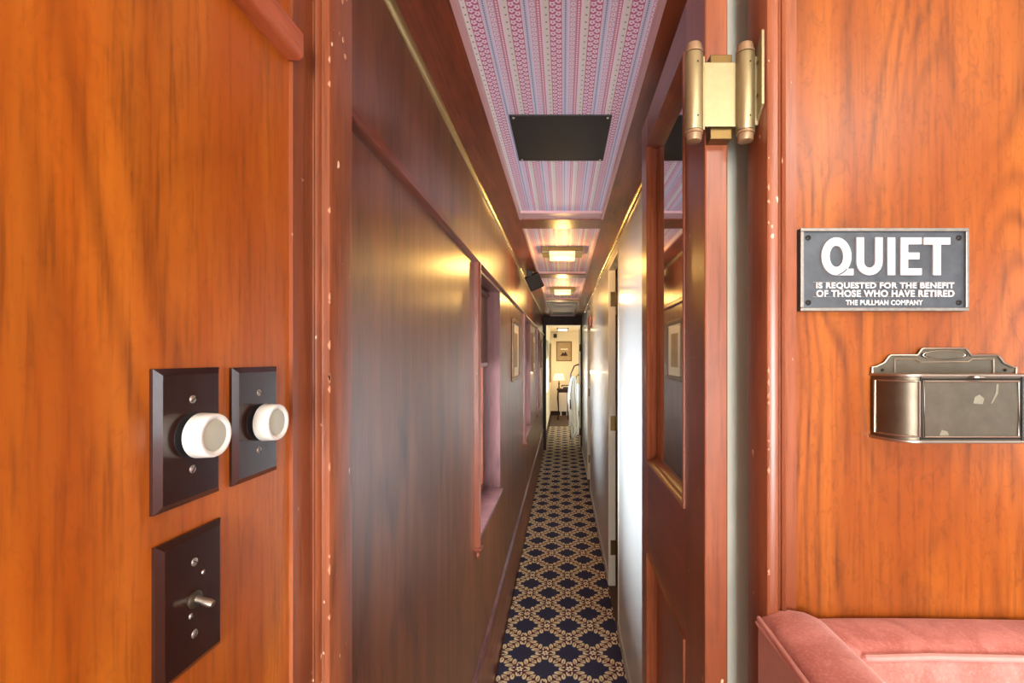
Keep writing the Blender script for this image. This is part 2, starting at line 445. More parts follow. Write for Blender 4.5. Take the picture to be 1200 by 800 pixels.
# rails at frieze height
r1 = [(XL, 1.905), (-.316, 1.905), (-.311, 1.909), (-.311, 1.936), (-.316, 1.941), (XL, 1.941)]
struct(MB().prism(r1, 'Y', RY, .557).build('trim_4', 'rail_wood', smooth=True), 'proud wood rail high on the orange left wall', 'rail')
r2 = [(XL, 1.902), (-.318, 1.902), (-.312, 1.906), (-.312, 1.924), (-.322, 1.934), (XL, 1.934)]
struct(MB().prism(r2, 'Y', .667, YE).build('trim_5', 'corridor_wood_y', smooth=True), 'long wood frieze rail along the left corridor wall', 'rail')
# skirting moulding on the left corridor wall
r3 = [(XL, .335), (-.322, .335), (-.322, .341), (-.318, .346), (-.318, .356), (-.323, .361), (-.323, .367), (XL, .372)]
bb = thing('baseboard_left', (0, 0, 0), 'dark skirting with a beaded moulding along the left corridor wall', 'baseboard', kind='structure')
MB().prism(r3, 'Y', .667, YE).build('moulding', 'mauve_wood', bb, smooth=True)
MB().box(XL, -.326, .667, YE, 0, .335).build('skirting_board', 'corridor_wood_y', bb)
struct(MB().box(XR-.008, XR, .667, DOORS[0][0], 0, .07).box(XR-.008, XR, DOORS[0][1], DOORS[1][0], 0, .07).box(XR-.008, XR, DOORS[1][1], YE, 0, .07).build('baseboard_right', 'pale_paint', bevel=.003),
       'low pale skirting along the right corridor wall', 'baseboard')
# corridor ceiling
cl = thing('ceiling', (0, 0, 0), 'wood framed corridor ceiling with striped wallpaper panels', 'ceiling', kind='structure')
PX0, PX1 = -.213, .194
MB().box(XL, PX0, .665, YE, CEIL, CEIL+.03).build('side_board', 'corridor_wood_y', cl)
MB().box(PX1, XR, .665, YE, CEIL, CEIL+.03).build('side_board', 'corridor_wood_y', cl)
SEC = [(.665, 2.26), (2.42, 3.76), (3.93, 5.44), (5.66, 7.66)]
for a, b in SEC[:3]:
    MB().box(PX0, PX1, a, b, CEIL+.012, CEIL+.03).build('wallpaper_panel', 'striped_wallpaper', cl)
MB().box(PX0, PX1, *SEC[3], CEIL+.012, CEIL+.03).build('ceiling_panel', 'vent_metal', cl)
for (a, b), (c, d) in zip(SEC, SEC[1:]):
    MB().box(PX0, PX1, b, c, CEIL-.004, CEIL+.03).build('cross_beam', 'corridor_wood_y', cl, bevel=.003)
for i, (a, b) in enumerate(SEC):
    mt = 'ceiling_trim'
    for xx, s_ in ((PX0, 1), (PX1, -1)):
        MB().prism([(xx, CEIL-.003), (xx+s_*.010, CEIL-.003), (xx+s_*.013, CEIL+.012), (xx, CEIL+.012)], 'Y', a, b).build('panel_bead', mt, cl)
    MB().box(PX0+.013, PX1-.013, b-.085 if i == 0 else b-.03, b, CEIL+.002, CEIL+.012).build('panel_end_strip', mt, cl)
MB().prism([(XL, CEIL), (XL+.014, CEIL), (XL+.012, CEIL-.006), (XL+.005, CEIL-.012), (XL, CEIL-.014)], 'Y', .667, YE).build('crown_moulding', 'crown_brass', cl, smooth=True)
MB().prism([(XR, CEIL), (XR-.014, CEIL), (XR-.012, CEIL-.006), (XR-.005, CEIL-.012), (XR, CEIL-.014)], 'Y', .667, YE).build('crown_moulding', 'crown_brass', cl, smooth=True)
struct(MB().box(XL-.12, RX+.1, .645, YE, 2.40, 2.46).build('ceiling_roof', 'dark_interior'), 'car roof above the corridor ceiling', 'roof')
struct(MB().box(XL-.12, RX+.1, YE, 12.4, CEIL, CEIL+.24).build('ceiling_far_room', 'cream_wall'), 'cream ceiling of the far room', 'ceiling')
# end of the corridor
struct(MB().box(XR, RX, YE, YE+.06, 0, 2.40).build('wall_end', 'cream_wall'), 'partition at the end of the corridor', 'wall')
te = thing('trim_6', (0, 0, 0), 'dark wood frame of the doorway at the corridor end', 'door casing', kind='structure')
MB().box(XL, -.283, YE-.03, YE+.06, 0, CEIL).build('post', 'dark_wood', te, bevel=.004)
MB().box(.288, XR+.0, YE-.03, YE+.06, 0, CEIL).build('post', 'dark_wood', te, bevel=.004)
MB().box(-.283, .288, YE-.03, YE+.06, 2.075, CEIL).build('lintel', 'dark_wood', te, bevel=.004)
struct(MB().box(XL, RX, YF, YF+.1, 0, CEIL).build('wall_far', 'cream_wall'), 'cream end wall of the far room behind the lamp', 'wall')
struct(MB().box(1.15, 1.2, YE+.06, YF, 0, CEIL).build('wall_right_far_room', 'cream_wall'), 'cream right wall of the far room', 'wall')
struct(MB().box(XL, XL+.012, YE+.06, YF, 0, .12).box(XL+.012, 1.15, YF-.012, YF, 0, .12).build('baseboard_far', 'dark_wood'), 'dark skirting of the far room', 'baseboard')
# carpets
plain('bounce_carpet', srgb(196, 182, 160), .95, var=.08, nscale=200)  # unseen pale floor cover, added to bounce light up to the corridor ceiling
tag(MB().box(-.325, RX-.01, RY+.01, .60, .001, .010).build('bounce_carpet', 'bounce_carpet'), 'unseen beige carpet added in the room to bounce light into the corridor', 'carpet')
tag(MB().box(-.322, XR-.008, .66, YE-.03, .001, .011).box(-.283, .288, YE-.03, YE+.06, .001, .011).box(-.31, 1.14, YE+.06, 10.3, .001, .011).build('patterned_carpet', 'navy_leaf_carpet'),
    'navy carpet woven with beige leaf garlands running down the corridor', 'carpet')
tag(MB().box(-.31, 1.14, 10.3, YF-.012, .001, .012).build('brown_carpet', 'dark_carpet'), 'brown carpet at the far end of the last room', 'carpet')

# ------------------------------------------------------------------ corridor windows
wlab = ['nearest corridor window with a half drawn brown blind', 'middle corridor window with a half drawn brown blind', 'farthest corridor window with a half drawn brown blind']
def window(k, a, b, label, post=True, jm='mauve_wood'):
    w = thing('window_%d' % k, (XL, a, .85), label, 'window', kind='structure')
    L = b-a; D = -.115; H = 1.05
    MB().box(D, .0, L-.012, L, 0, H).build('jamb', jm, w)
    MB().box(D, .0, 0, .012, 0, H).build('jamb', jm, w)
    MB().box(D, .0, .012, L-.012, H-.012, H).build('head_board', jm, w)
    MB().prism([(D, 0), (.012, 0), (.016, .006), (.012, .014), (D, .014)], 'Y', .012, L-.012).build('sill', jm, w)
    fr = MB(); y0, y1 = .012, L-.012
    fr.box(D, D+.03, y0, y0+.03, .014, H-.012).box(D, D+.03, y1-.03, y1, .014, H-.012).box(D, D+.03, y0+.03, y1-.03, .014, .05).box(D, D+.03, y0+.03, y1-.03, H-.05, H-.012)
    fr.build('sash', 'mahogany', w)
    MB().box(D+.012, D+.016, y0+.03, y1-.03, .05, H-.05).build('pane', 'window_glass', w)
    bl = MB(); n = 14; bx = D+.045
    bl.box(bx, bx+.003, y0+.004, y1-.004, .67, H-.03).build('blind', 'shade_brown', w)
    MB().tube([(bx+.002, y0+.004, H-.03), (bx+.002, y1-.004, H-.03)], .014, 10).build('roller', 'shade_brown', w, smooth=True)
    MB().box(bx-.004, bx+.008, y0+.004, y1-.004, .65, .672).build('pull_bar', jm, w, bevel=.003)
    if post:
        p = MB().prism([(0, -.026), (.016, -.026), (.022, -.020), (.024, -.013), (.022, -.006), (.016, 0), (0, 0)][::1], 'Z', -.008, H+.002)
        p.v = [(x, y, z) for (x, y, z) in p.v]
        po = p.build('guide_post', 'mahogany', w, smooth=True)
        MB().box(0, .030, -.031, .005, -.016, -.008).build('cap', 'mahogany', po, bevel=.002)
        MB().lathe([(.002, -.052), (.006, -.046), (.007, -.036), (.004, -.03), (.010, -.022), (.012, -.016)], 'Z', (.012, -.013, 0), 14).build('drop_finial', 'mahogany', po, smooth=True)
    return w
for i, ((a, b), l) in enumerate(zip(WIN, wlab)): window(i+1, a, b, l)
wfar = window(6, 8.9, 10.3, 'window of the far room on its left wall', post=False, jm='cream_paint')
cu = thing('curtain', (XL+.03, 10.42, .98), 'ochre curtain beside the far room window', 'curtain')
rows = []
for j in range(9):
    z = .86*j/8
    rows.append([(.018*sin(q*2.1)+.012, .30*q/14-.05+.01*sin(j), z) for q in range(15)])
mbc = MB().grid(rows); mbc.grid([[(x-.006, y, z) for x, y, z in r] for r in rows]); mbc.build('drape', 'curtain_ochre', cu, smooth=True)
MB().tube([(.012, -.1, .875), (.012, .3, .875)], .01, 8).build('rod', 'brass_dark', cu)

# ------------------------------------------------------------------ doors of the compartments on the right
dl = ['compartment doorway nearer the camera, pale jamb with bronze hinges', 'farther compartment doorway with pale jamb']
for k, (a, b) in enumerate(DOORS):
    d = thing('door_%d' % (k+2), (XR, a, 0), dl[k], 'door', kind='structure'); L = b-a
    MB().box(-.004, .045, L-.012, L+.002, 0, 2.15).build('jamb', 'cream_paint', d, bevel=.002)
    MB().box(-.004, .045, -.002, .012, 0, 2.15).build('jamb', 'cream_paint', d, bevel=.002)
    MB().box(-.004, .045, .012, L-.012, 2.135, 2.15).build('head_jamb', 'cream_paint', d)
    lf = MB().box(.05, .58, L-.05, L-.015, .012, 2.08).build('leaf', 'dark_wood', d, bevel=.002)
    MB().box(.12, .50, L-.054, L-.05, 1.15, 1.95).build('leaf_panel', 'corridor_wood', lf, bevel=.002)
    MB().box(.12, .50, L-.054, L-.05, .2, 1.0).build('leaf_panel', 'corridor_wood', lf, bevel=.002)
    for z in (.26, 1.10, 1.94):
        h = MB().box(.010, .046, L-.0145, L-.012, z-.05, z+.05).build('hinge', 'brass_dark', d)
        MB().lathe([(.006, -.05), (.006, .05)], 'Z', (.048, L-.020, z), 10).build('knuckle', 'brass_dark', h, smooth=True)
# small box and bracket high on the right wall between the doorways
o = thing('wall_bracket', (XR, 5.05, 1.93), 'small red-brown box high on the pale right corridor wall', 'wall box')
MB().box(-.035, 0, -.06, .06, -.06, .06).build('body', 'mahogany', o, bevel=.006)
MB().box(-.039, -.035, -.04, .04, -.04, .04).build('cover', 'dark_wood', o, bevel=.002)

# ------------------------------------------------------------------ the open corridor door with its mirror
DX0, DX1, DY0, DY1, DT = .201, .234, .660, 1.190, 2.13
d1 = thing('door_1', (0, 0, 0), 'open reddish wood door with a tall mirror and brass spring hinge', 'door', kind='structure')
sy0, sy1, GZ0, GZ1 = .766, 1.105, 1.300, 2.053      # inner edges of the stiles, mirror opening
MB().box(DX0, DX1, DY0, sy0, .015, DT).build('stile', 'mahogany_worn', d1, bevel=.0025)
MB().box(DX0, DX1, sy1, DY1, .015, DT).build('stile', 'mahogany_worn', d1, bevel=.0025)
MB().box(DX0+.0004, DX1-.0004, sy0, sy1, GZ1, DT-.0005).build('rail', 'mahogany_y', d1)
MB().box(DX0+.0004, DX1-.0004, sy0, sy1, 1.085, GZ0).build('rail', 'mahogany_y', d1)
MB().box(DX0+.0004, DX1-.0004, sy0, sy1, .016, .24).build('rail', 'mahogany_y', d1)
MB().box(DX0+.017, DX1-.006, sy0, sy1, GZ0, GZ1).build('mirror_pane', 'mirror', d1)
MB().box(DX0+.018, DX1-.006, sy0, sy1, .24, 1.085).build('door_panel', 'mahogany', d1)
def frame_mould(y0, y1, z0, z1, w, depth, mat):
    # four mitred lengths stepping down from the door face to the pane
    prof = [(-.003, 0), (-.004, .003), (-.001, .006), (.002, .007), (.004, .010), (.008, .012), (depth, w)]
    for side in range(4):
        m = MB(); rows = []
        for (dx, ins) in prof:
            c = [(y0+ins, z0+ins), (y1-ins, z0+ins), (y1-ins, z1-ins), (y0+ins, z1-ins)]
            p, q = c[side], c[(side+1) % 4]
            rows.append([(DX0+dx, p[0], p[1]), (DX0+dx, q[0], q[1])])
        c = [(y0, z0), (y1, z0), (y1, z1), (y0, z1)]; p, q = c[side], c[(side+1) % 4]
        rows = [[(DX0+.004, p[0], p[1]), (DX0+.004, q[0], q[1])]]+rows
        m.grid(rows).build('moulding', mat, d1, smooth=True)
frame_mould(sy0, sy1, GZ0, GZ1, .020, .0168, 'mahogany_worn')
frame_mould(sy0, sy1, .24, 1.085, .022, .0178, 'mahogany_worn')
# brass double-action spring hinge
hz0, hz1 = EYE+.292, EYE+.424
hg = MB().box(.187, .2385, .634, .6375, hz0+.022, hz1-.022).build('spring_hinge', 'brass', d1, bevel=.0012, label='brass double-action spring hinge')
def barrel(x, y):
    b = MB().lathe([(.0118, hz0+.014), (.0125, hz0+.016), (.0125, hz1-.016), (.0118, hz1-.014)], 'Z', (x, y, 0), 28).build('barrel', 'brass', hg, smooth=True)
    for z0, z1, sgn in ((hz1-.013, hz1, 1), (hz0, hz0+.013, -1)):
        pr_ = [(.0122, 0), (.0122, .003), (.0106, .0035), (.0106, .0095), (.0096, .0125), (.006, .0135)]
        if sgn > 0: pr_ = [(r, z0+t) for r, t in pr_]
        else: pr_ = [(r, z1-t) for r, t in pr_][::-1]
        MB().lathe(pr_, 'Z', (x, y, 0), 24).build('end_cap', 'worn_cap', hg, smooth=True)
    for z in (hz0+.030, hz1-.030):
        MB().lathe([(.0012, -.0128), (.0012, -.0115)], 'Y', (x+.002, y, z), 8).build('pin_hole', 'pewter_dark', hg)
barrel(.1775, .632); barrel(.2475, .632)
MB().box(.1885, .1925, .6305, .634, hz0+.016, hz1-.016).build('rolled_lip', 'brass', hg, bevel=.001)
MB().box(.2365, .2395, .6305, .634, hz0+.016, hz1-.016).build('rolled_lip', 'brass', hg, bevel=.001)
MB().box(.2025, .2325, .640, .6598, hz0+.008, hz1-.008).build('door_leaf', 'brass_dark', hg, bevel=.001)
jl = [(.610, hz0+.040), (.610, hz1+.004), (.6105, hz1+.006), (.613, hz1+.004), (.632, hz1-.018), (.650, hz1-.018), (.650, hz0+.022), (.630, hz0+.022)]
MB().prism(jl, 'X', .2605, .2638).build('jamb_leaf', 'brass', hg)
MB().box(.256, .262, .626, .630, hz0+.020, hz1-.020).build('leaf_web', 'brass', hg)
for z in (hz0+.045, hz0+.058, hz1-.030, hz1-.045):
    MB().lathe([(.0026, 0), (.002, .001)][::-1], 'X', (.2596, .623+.006*((z*1000) % 2), z), 10).build('screw', 'brass_dark', hg)

# ------------------------------------------------------------------ switch plates on the left wall
def plate_mesh(w, h, t, bv):
    m = MB()
    a = [(-w/2, -h/2), (w/2, -h/2), (w/2, h/2), (-w/2, h/2)]
    rings = [[(0, y, z) for y, z in a], [(t*.45, y, z) for y, z in a], [(t, y*(1-2*bv/w), z*(1-2*bv/h)) for y, z in a]]
    vs = [p for r in rings for p in r]; fs = [(3, 2, 1, 0), (8, 9, 10, 11)]
    for j in range(2):
        for i in range(4): fs.append((j*4+i, j*4+(i+1) % 4, (j+1)*4+(i+1) % 4, (j+1)*4+i))
    return m.add(vs, fs)
def screw(parent, y, z, x=.0062, r=.0036):
    s = MB().lathe([(r, 0), (r, .0006), (r*.75, .0013), (r*.3, .0016)], 'X', (x-.0004, y, z), 16).build('screw', 'screw_metal', parent, smooth=True)
    a = random.uniform(0, pi); c, d = cos(a)*r*.85, sin(a)*r*.85; e, f = -sin(a)*.0004, cos(a)*.0004
    MB().prism([(y-c-e, z-d-f), (y+c-e, z+d-f), (y+c+e, z+d+f), (y-c+e, z-d+f)], 'X', x+.0008, x+.0013).build('slot', 'pewter_dark', s)
def dimmer(yc, zc, label):
    t = thing('dimmer_switch', (XL, yc, zc), label, 'dimmer switch', 'dimmer switches')
    MB().add(*[getattr(plate_mesh(.0715, .1175, .0062, .0055), k) for k in ('v', 'f')]).build('wall_plate', 'bakelite', t)
    screw(t, 0, .0315); screw(t, 0, -.0295)
    MB().lathe([(.0195, .006), (.0195, .0066)], 'X', (0, 0, 0), 28).build('dial_ring', 'black_plastic', t)
    MB().lathe([(.006, .006), (.006, .0125)], 'X', (0, 0, 0), 18).build('shaft', 'knob_white', t, smooth=True)
    k = MB().lathe([(.0165, .0125), (.0190, .0120), (.0196, .0128), (.0190, .0255), (.0182, .0272), (.0168, .0275), (.0142, .0265), (.0136, .0255)], 'X', (0, 0, 0), 48).build('knob', 'knob_white', t, smooth=True)
    MB().lathe([(.0135, .0252), (.0134, .0258), (.0120, .0262)], 'X', (0, 0, 0), 40).build('knob_inlay', 'knob_cap', k, smooth=True)
    return t
dimmer(.4065, EYE-.0685, 'white knob dimmer on a dark brown plate, the larger one nearer the camera')
dimmer(.4950, EYE-.0695, 'white knob dimmer on a dark brown plate, nearer the doorway casing')
t = thing('toggle_switch', (XL, .4085, EYE-.213), 'dark brown toggle light switch plate below the two dimmers', 'light switch')
MB().add(*[getattr(plate_mesh(.0715, .1195, .0062, .0055), k) for k in ('v', 'f')]).build('wall_plate', 'bakelite', t)
screw(t, 0, .0330); screw(t, 0, -.0300)
screw(t, .010, .0195, r=.0020); screw(t, -.004, -.0125, r=.0024)
MB().lathe([(.0075, .006), (.0075, .0078), (.0062, .0085)], 'X', (0, 0, 0), 20).build('bushing', 'pewter', t, smooth=True)
MB().tube([(.006, 0, .001), (.012, 0, -.0005), (.019, 0, -.003), (.0225, 0, -.0042)], [.003, .0028, .0036, .003], 12).build('toggle_lever', 'pewter_bright', t, smooth=True)

# ------------------------------------------------------------------ QUIET sign
SX0, SX1, SZ0, SZ1 = .3140, .5370, EYE+.0605, EYE+.1705
sg = thing('quiet_sign', (SX0, BH, SZ0), 'grey cast metal QUIET sign with raised white letters on the bulkhead', 'sign')
w_, h_ = SX1-SX0, SZ1-SZ0
MB().box(0, w_, -.007, 0, 0, h_).build('sign_plate', 'sign_grey', sg, bevel=.0012)
for nm, bx in (('rim', (0, w_, h_-.0045, h_)), ('rim', (0, w_, 0, .0045)), ('rim', (0, .0045, .0045, h_-.0045)), ('rim', (w_-.0045, w_, .0045, h_-.0045))):
    MB().box(bx[0], bx[1], -.0105, -.0068, bx[2], bx[3]).build(nm, 'sign_rim', sg, bevel=.0009)
for xx in (.0115, w_-.0115):
    for zz in (.0115, h_-.0125):
        MB().lathe([(.0022, -.0088), (.0034, -.0080), (.0036, -.0068)], 'Y', (xx, 0, zz), 14).build('sign_screw', 'pewter_dark', sg, smooth=True)
for z0, z1 in ((.0385, .0390), (.0190, .0195)):
    MB().box(.018, w_-.018, -.0078, -.0068, z0, z1).build('raised_line', 'sign_rim', sg)
def lettering(txt, width, height, xc, zc, depth, weight, space=1.0):
    cu = bpy.data.curves.new('lettering', 'FONT'); cu.body = txt; cu.size = 1; cu.extrude = .5; cu.offset = weight; cu.space_character = space
    cu.align_x = 'CENTER'; cu.resolution_u = 4
    to = bpy.data.objects.new('tmp_text', cu); C.objects.link(to)
    dg = bpy.context.evaluated_depsgraph_get(); me = bpy.data.meshes.new_from_object(to.evaluated_get(dg))
    bpy.data.objects.remove(to)
    xs = [v.co.x for v in me.vertices]; ys = [v.co.y for v in me.vertices]
    cx, cy = (min(xs)+max(xs))/2, (min(ys)+max(ys))/2; fx, fy = width/(max(xs)-min(xs)), height/(max(ys)-min(ys))
    for v in me.vertices:
        v.co = ((v.co.x-cx)*fx+xc, -.0068-(v.co.z+.5)*depth, (v.co.y-cy)*fy+zc)
    me.materials.clear(); me.materials.append(M['sign_white'])
    o = bpy.data.objects.new('lettering', me); C.objects.link(o); o.parent = sg
    return o
LZ0, LZ1 = .0475, .0975
def letter(polys):
    m = MB()
    for p in polys: m.prism(p, 'Y', -.0100, -.0067)
    m.build('letter', 'sign_white', sg, bevel=.0004, seg=1)
def ringpoly(x0, x1, z0, z1, t, a0=0, a1=2*pi, n=36):
    cx, cz, rx, rz = (x0+x1)/2, (z0+z1)/2, (x1-x0)/2, (z1-z0)/2; out = []
    for i in range(n):
        a, b = a0+(a1-a0)*i/n, a0+(a1-a0)*(i+1)/n
        out.append([(cx+rx*cos(a), cz+rz*sin(a)), (cx+rx*cos(b), cz+rz*sin(b)), (cx+(rx-t)*cos(b), cz+(rz-t)*sin(b)), (cx+(rx-t)*cos(a), cz+(rz-t)*sin(a))])
    return out
def ringmesh(x0, x1, z0, z1, t, a0, a1, n, extra):
    m = MB(); cx, cz, rx, rz = (x0+x1)/2, (z0+z1)/2, (x1-x0)/2, (z1-z0)/2; full = abs(a1-a0-2*pi) < 1e-6
    k = n if full else n+1
    for i in range(k):
        a = a0+(a1-a0)*i/n
        for (f, y) in ((0, -.0100), (t, -.0100), (t, -.0067), (0, -.0067)):
            m.v.append((cx+(rx-f)*cos(a), y, cz+(rz-f)*sin(a)))
    for i in range(n):
        j = (i+1) % k
        for q in range(4): m.f.append((i*4+q, i*4+(q+1) % 4, j*4+(q+1) % 4, j*4+q))
    for p in extra: m.prism(p, 'Y', -.0100, -.0067)
    return m.build('letter', 'sign_white', sg)
ringmesh(.0276, .0672, LZ0, LZ1, .0108, 0, 2*pi, 40, [[(.0470, LZ0), (.0700, LZ0), (.0700, LZ0+.0085), (.0605, LZ0+.0085), (.0560, LZ0+.0040)]])
ringmesh(.0740, .1085, LZ0, LZ0+.036, .0098, pi, 2*pi, 20, [[(.0740, LZ0+.018), (.0838, LZ0+.018), (.0838, LZ1), (.0740, LZ1)], [(.0987, LZ0+.018), (.1085, LZ0+.018), (.1085, LZ1), (.0987, LZ1)]])
letter([[(.1152, LZ0), (.1255, LZ0), (.1255, LZ1), (.1152, LZ1)]])
letter([[(.1325, LZ0), (.1605, LZ0), (.1605, LZ0+.0092), (.1425, LZ0+.0092), (.1425, LZ0+.0210), (.1575, LZ0+.0210), (.1575, LZ0+.0300), (.1425, LZ0+.0300), (.1425, LZ1-.0092), (.1605, LZ1-.0092), (.1605, LZ1), (.1325, LZ1)]])
letter([[(.1755, LZ0), (.1860, LZ0), (.1860, LZ1-.0095), (.1985, LZ1-.0095), (.1985, LZ1), (.1630, LZ1), (.1630, LZ1-.0095), (.1755, LZ1-.0095)]])
lettering('IS REQUESTED FOR THE BENEFIT', .183, .0092, .1130, .0335, .0018, .03, 1.08)
lettering('OF THOSE WHO HAVE RETIRED', .183, .0092, .1130, .0235, .0018, .03, 1.08)
lettering('THE PULLMAN COMPANY', .102, .0068, .1120, .0115, .0014, .03, 1.08)

# ------------------------------------------------------------------ tarnished metal wall box
bx = thing('wall_box', (.509, BH, EYE-.108), 'tarnished pewter wall box with framed panels and a stepped back plate', 'wall box')
def refl(p): return p+[(-x, z) for x, z in reversed(p) if x > 1e-9]
half = [(-.096, .086), (-.096, .094), (-.090, .095), (-.080, .100), (-.074, .108), (-.071, .110), (-.036, .110), (-.030, .118), (-.028, .119)]
outl = half+[(-x, z) for x, z in reversed(half)]
MB().prism(outl, 'Y', -.003, 0).build('back_plate', 'pewter', bx, bevel=.0006)
MB().tube([(x, -.0035, z) for x, z in outl], .0016, 8).build('back_plate_rim', 'pewter_bright', bx, smooth=True)
inn = [(-.066, .086), (-.066, .105), (-.038, .105), (-.031, .101), (.031, .101), (.038, .105), (.066, .105), (.066, .086)]
MB().tube([(x, -.0035, z) for x, z in inn], .0013, 6).build('inner_bead', 'pewter_bright', bx, smooth=True)
el = [(.028*cos(a), -.0035, .1105+.0055*sin(a)) for a in [2*pi*i/28 for i in range(28)]]
MB().prism([(x*1.12, z+(z-.1105)*.25) for x, _, z in el], 'Y', -.0036, -.003).build('medallion_ground', 'pewter_dark', bx)
MB().tube(el, .0012, 6, closed=True).build('medallion_rim', 'pewter_bright', bx, smooth=True)
MB().prism([(x*.92, z) for x, _, z in el], 'Y', -.0055, -.0036).build('medallion', 'pewter', bx, bevel=.0008)
for nm, q in (('glue_mark', [(.024, .050), (.026, .050), (.033, .062), (.034, .074), (.031, .074), (.030, .063)]), ('glue_mark', [(.002, .050), (.014, .049), (.016, .056), (.010, .061), (.004, .058)]), ('glue_mark', [(-.040, .010), (-.028, .010), (-.030, .015), (-.037, .017)])):
    MB().prism(q, 'Y', -.0453, -.0449).build(nm, 'pewter_mark', bx)
# D shaped body
def foot(off=0., r=.034, D=.045, hw=.096, n=8):
    pts = [(-hw-off, 0)]
    for i in range(n+1):
        a = pi/2*i/n*.94; pts.append((-hw+r-(r+off)*cos(a), -(D-r)*min(1, .25+i/n)-(r+off)*sin(a) if False else -(D+off)*(sin(a)/sin(pi/2*.94))))
    pts.append((-hw+r+.001, -D-off))
    return pts+[(-x, y) for x, y in reversed(pts)]
MB().prism(foot(), 'Z', .003, .083).build('body', 'pewter', bx, smooth=True)
MB().prism(foot(.0022), 'Z', 0, .004).build('bottom_rim', 'pewter_bright', bx, bevel=.0012, smooth=True)
ld = MB().prism(foot(.0024), 'Z', .083, .0865).build('lid', 'pewter_bright', bx, bevel=.0012, smooth=True)
tb = [(-.009, -.0475), (.009, -.0475), (.007, -.0525), (.003, -.0545), (-.003, -.0545), (-.007, -.0525)]
MB().prism([(x+.004, y) for x, y in tb], 'Z', .0815, .0845).build('lid_tab', 'pewter_bright', ld, bevel=.0008)
yf = -.0455
def frame_loop(pts, r, nm, mat): MB().tube(pts, r, 8, closed=True).build(nm, mat, bx, smooth=True)
frame_loop([(-.059, yf, .0085), (.059, yf, .0085), (.059, yf, .0775), (-.059, yf, .0775)], .0014, 'front_bead', 'pewter_bright')
frame_loop([(-.0615, yf+.0004, .006), (.0615, yf+.0004, .006), (.0615, yf+.0004, .0802), (-.0615, yf+.0004, .0802)], .0010, 'front_groove', 'pewter_dark')
for sg_ in (-1, 1):
    arc = [(sg_*(.096-.034+(.034+.0006)*cos(pi/2*i/8*.94)), -(.0456)*(sin(pi/2*i/8*.94)/sin(pi/2*.94))) for i in range(1, 9)]
    lo = [(x, y, .0085) for x, y in arc]; hi = [(x, y, .0775) for x, y in reversed(arc)]
    frame_loop(lo+hi, .0014, 'side_bead', 'pewter_bright')
    MB().tube([(sg_*.0632, -.0455, .004), (sg_*.0632, -.0455, .083)], .0012, 6).build('seam', 'pewter_dark', bx)
for xx in (-.082, .082):
    MB().lathe([(.0008, -.0046), (.0018, -.0042), (.0022, -.003)], 'Y', (xx, 0, .0905), 10).build('rivet', 'pewter_dark', bx, smooth=True)

# ------------------------------------------------------------------ pink velvet sofa
sf = thing('sofa', (.262, BH-.003, 0), 'worn pink velvet sofa with piped arm below the wall box', 'sofa')
AH = EYE-.335
# arm : top roll lofted along Y
prof = [(0, -.011), (.001, -.004), (.006, .001), (.016, .0035), (.034, .004), (.054, .002), (.070, -.004), (.080, -.012), (.084, -.024), (.085, -.06), (.085, -.75), (0, -.75)]
rows = []
ys_ = [-.004, -.008, -.02, -.05]+[-.1-.07*i for i in range(12)]
for i, y in enumerate(ys_):
    e = (0.012 if i == 0 else .004 if i == 1 else 0)
    rows.append([(x+(.0010*sin(9*y+x*40)), y+.004*0, AH+z-e*(1 if z > -.1 else 0)+.0012*sin(17*y+60*x)*(1 if -.05 < z else 0)) for x, z in prof]+[(prof[0][0], y, AH+prof[0][1]-e)])
am = MB().grid(rows); am.f.append(tuple(range(len(prof)))); k = (len(ys_)-1)*(len(prof)+1); am.f.append(tuple(k+i for i in range(len(prof))))
am.build('arm', 'pink_velvet', sf, smooth=True)
# outer side panel under the piping
MB().box(-.004, .001, -.90, -.006, .06, AH-.015).build('arm_side_panel', 'velvet_side', sf, bevel=.001)
for dz, dx in ((-.0105, -.0035), (-.0165, -.0042)):
    MB().tube([(dx+.0012*sin(y*31+dz*900), y, AH+dz+.0012*sin(23*y)) for y in [-.006-.03*i for i in range(29)]], .0030, 8).build('arm_piping', 'velvet_piping', sf, smooth=True)
# back
bp = [(0, -.005), (-.003, 0), (-.012, .0025), (-.030, .0035), (-.050, .002), (-.064, -.002), (-.071, -.008), (-.074, -.02), (-.077, -.06), (-.10, -.30), (-.12, -.55), (0, -.55)]
rows = []
BHZ = EYE-.3495
for i in range(25):
    x = .070+1.31*i/24
    rows.append([(x, y+.001*sin(5*x+z*30), BHZ+z+(.0015*sin(11*x) if z > -.1 else 0)) for y, z in bp]+[(x, bp[0][0], BHZ+bp[0][1])])
bm_ = MB().grid(rows); n_ = len(bp); bm_.f.append(tuple(range(n_))); bm_.f.append(tuple(24*(n_+1)+i for i in range(n_)))
bm_.build('back', 'pink_velvet', sf, smooth=True)
MB().tube([(.0855, -.055, BHZ-.028), (.089, -.066, BHZ-.014), (.096, -.0725, BHZ-.006)]+[(.112+.06*i, -.0735+.0008*sin(i), BHZ-.0055+.0012*sin(i*1.7)) for i in range(21)], .0042, 8).build('back_piping', 'velvet_piping', sf, smooth=True)
MB().box(.086, 1.38, -.72, -.10, .30, .47).build('seat_cushion', 'pink_velvet', sf, bevel=.03, seg=4, smooth=True)
MB().box(.086, 1.38, -.70, -.10, .08, .30).build('seat_base', 'pink_velvet', sf, bevel=.01)
MB().box(1.386, 1.47, -.88, -.004, .06, AH-.01).build('far_arm', 'pink_velvet', sf, bevel=.02, seg=3, smooth=True)
for xx in (.03, 1.40):
    for yy in (-.10, -.80): MB().lathe([(.016, 0), (.022, .08)], 'Z', (xx, yy, .0108), 12).build('foot', 'dark_wood', sf, smooth=True)

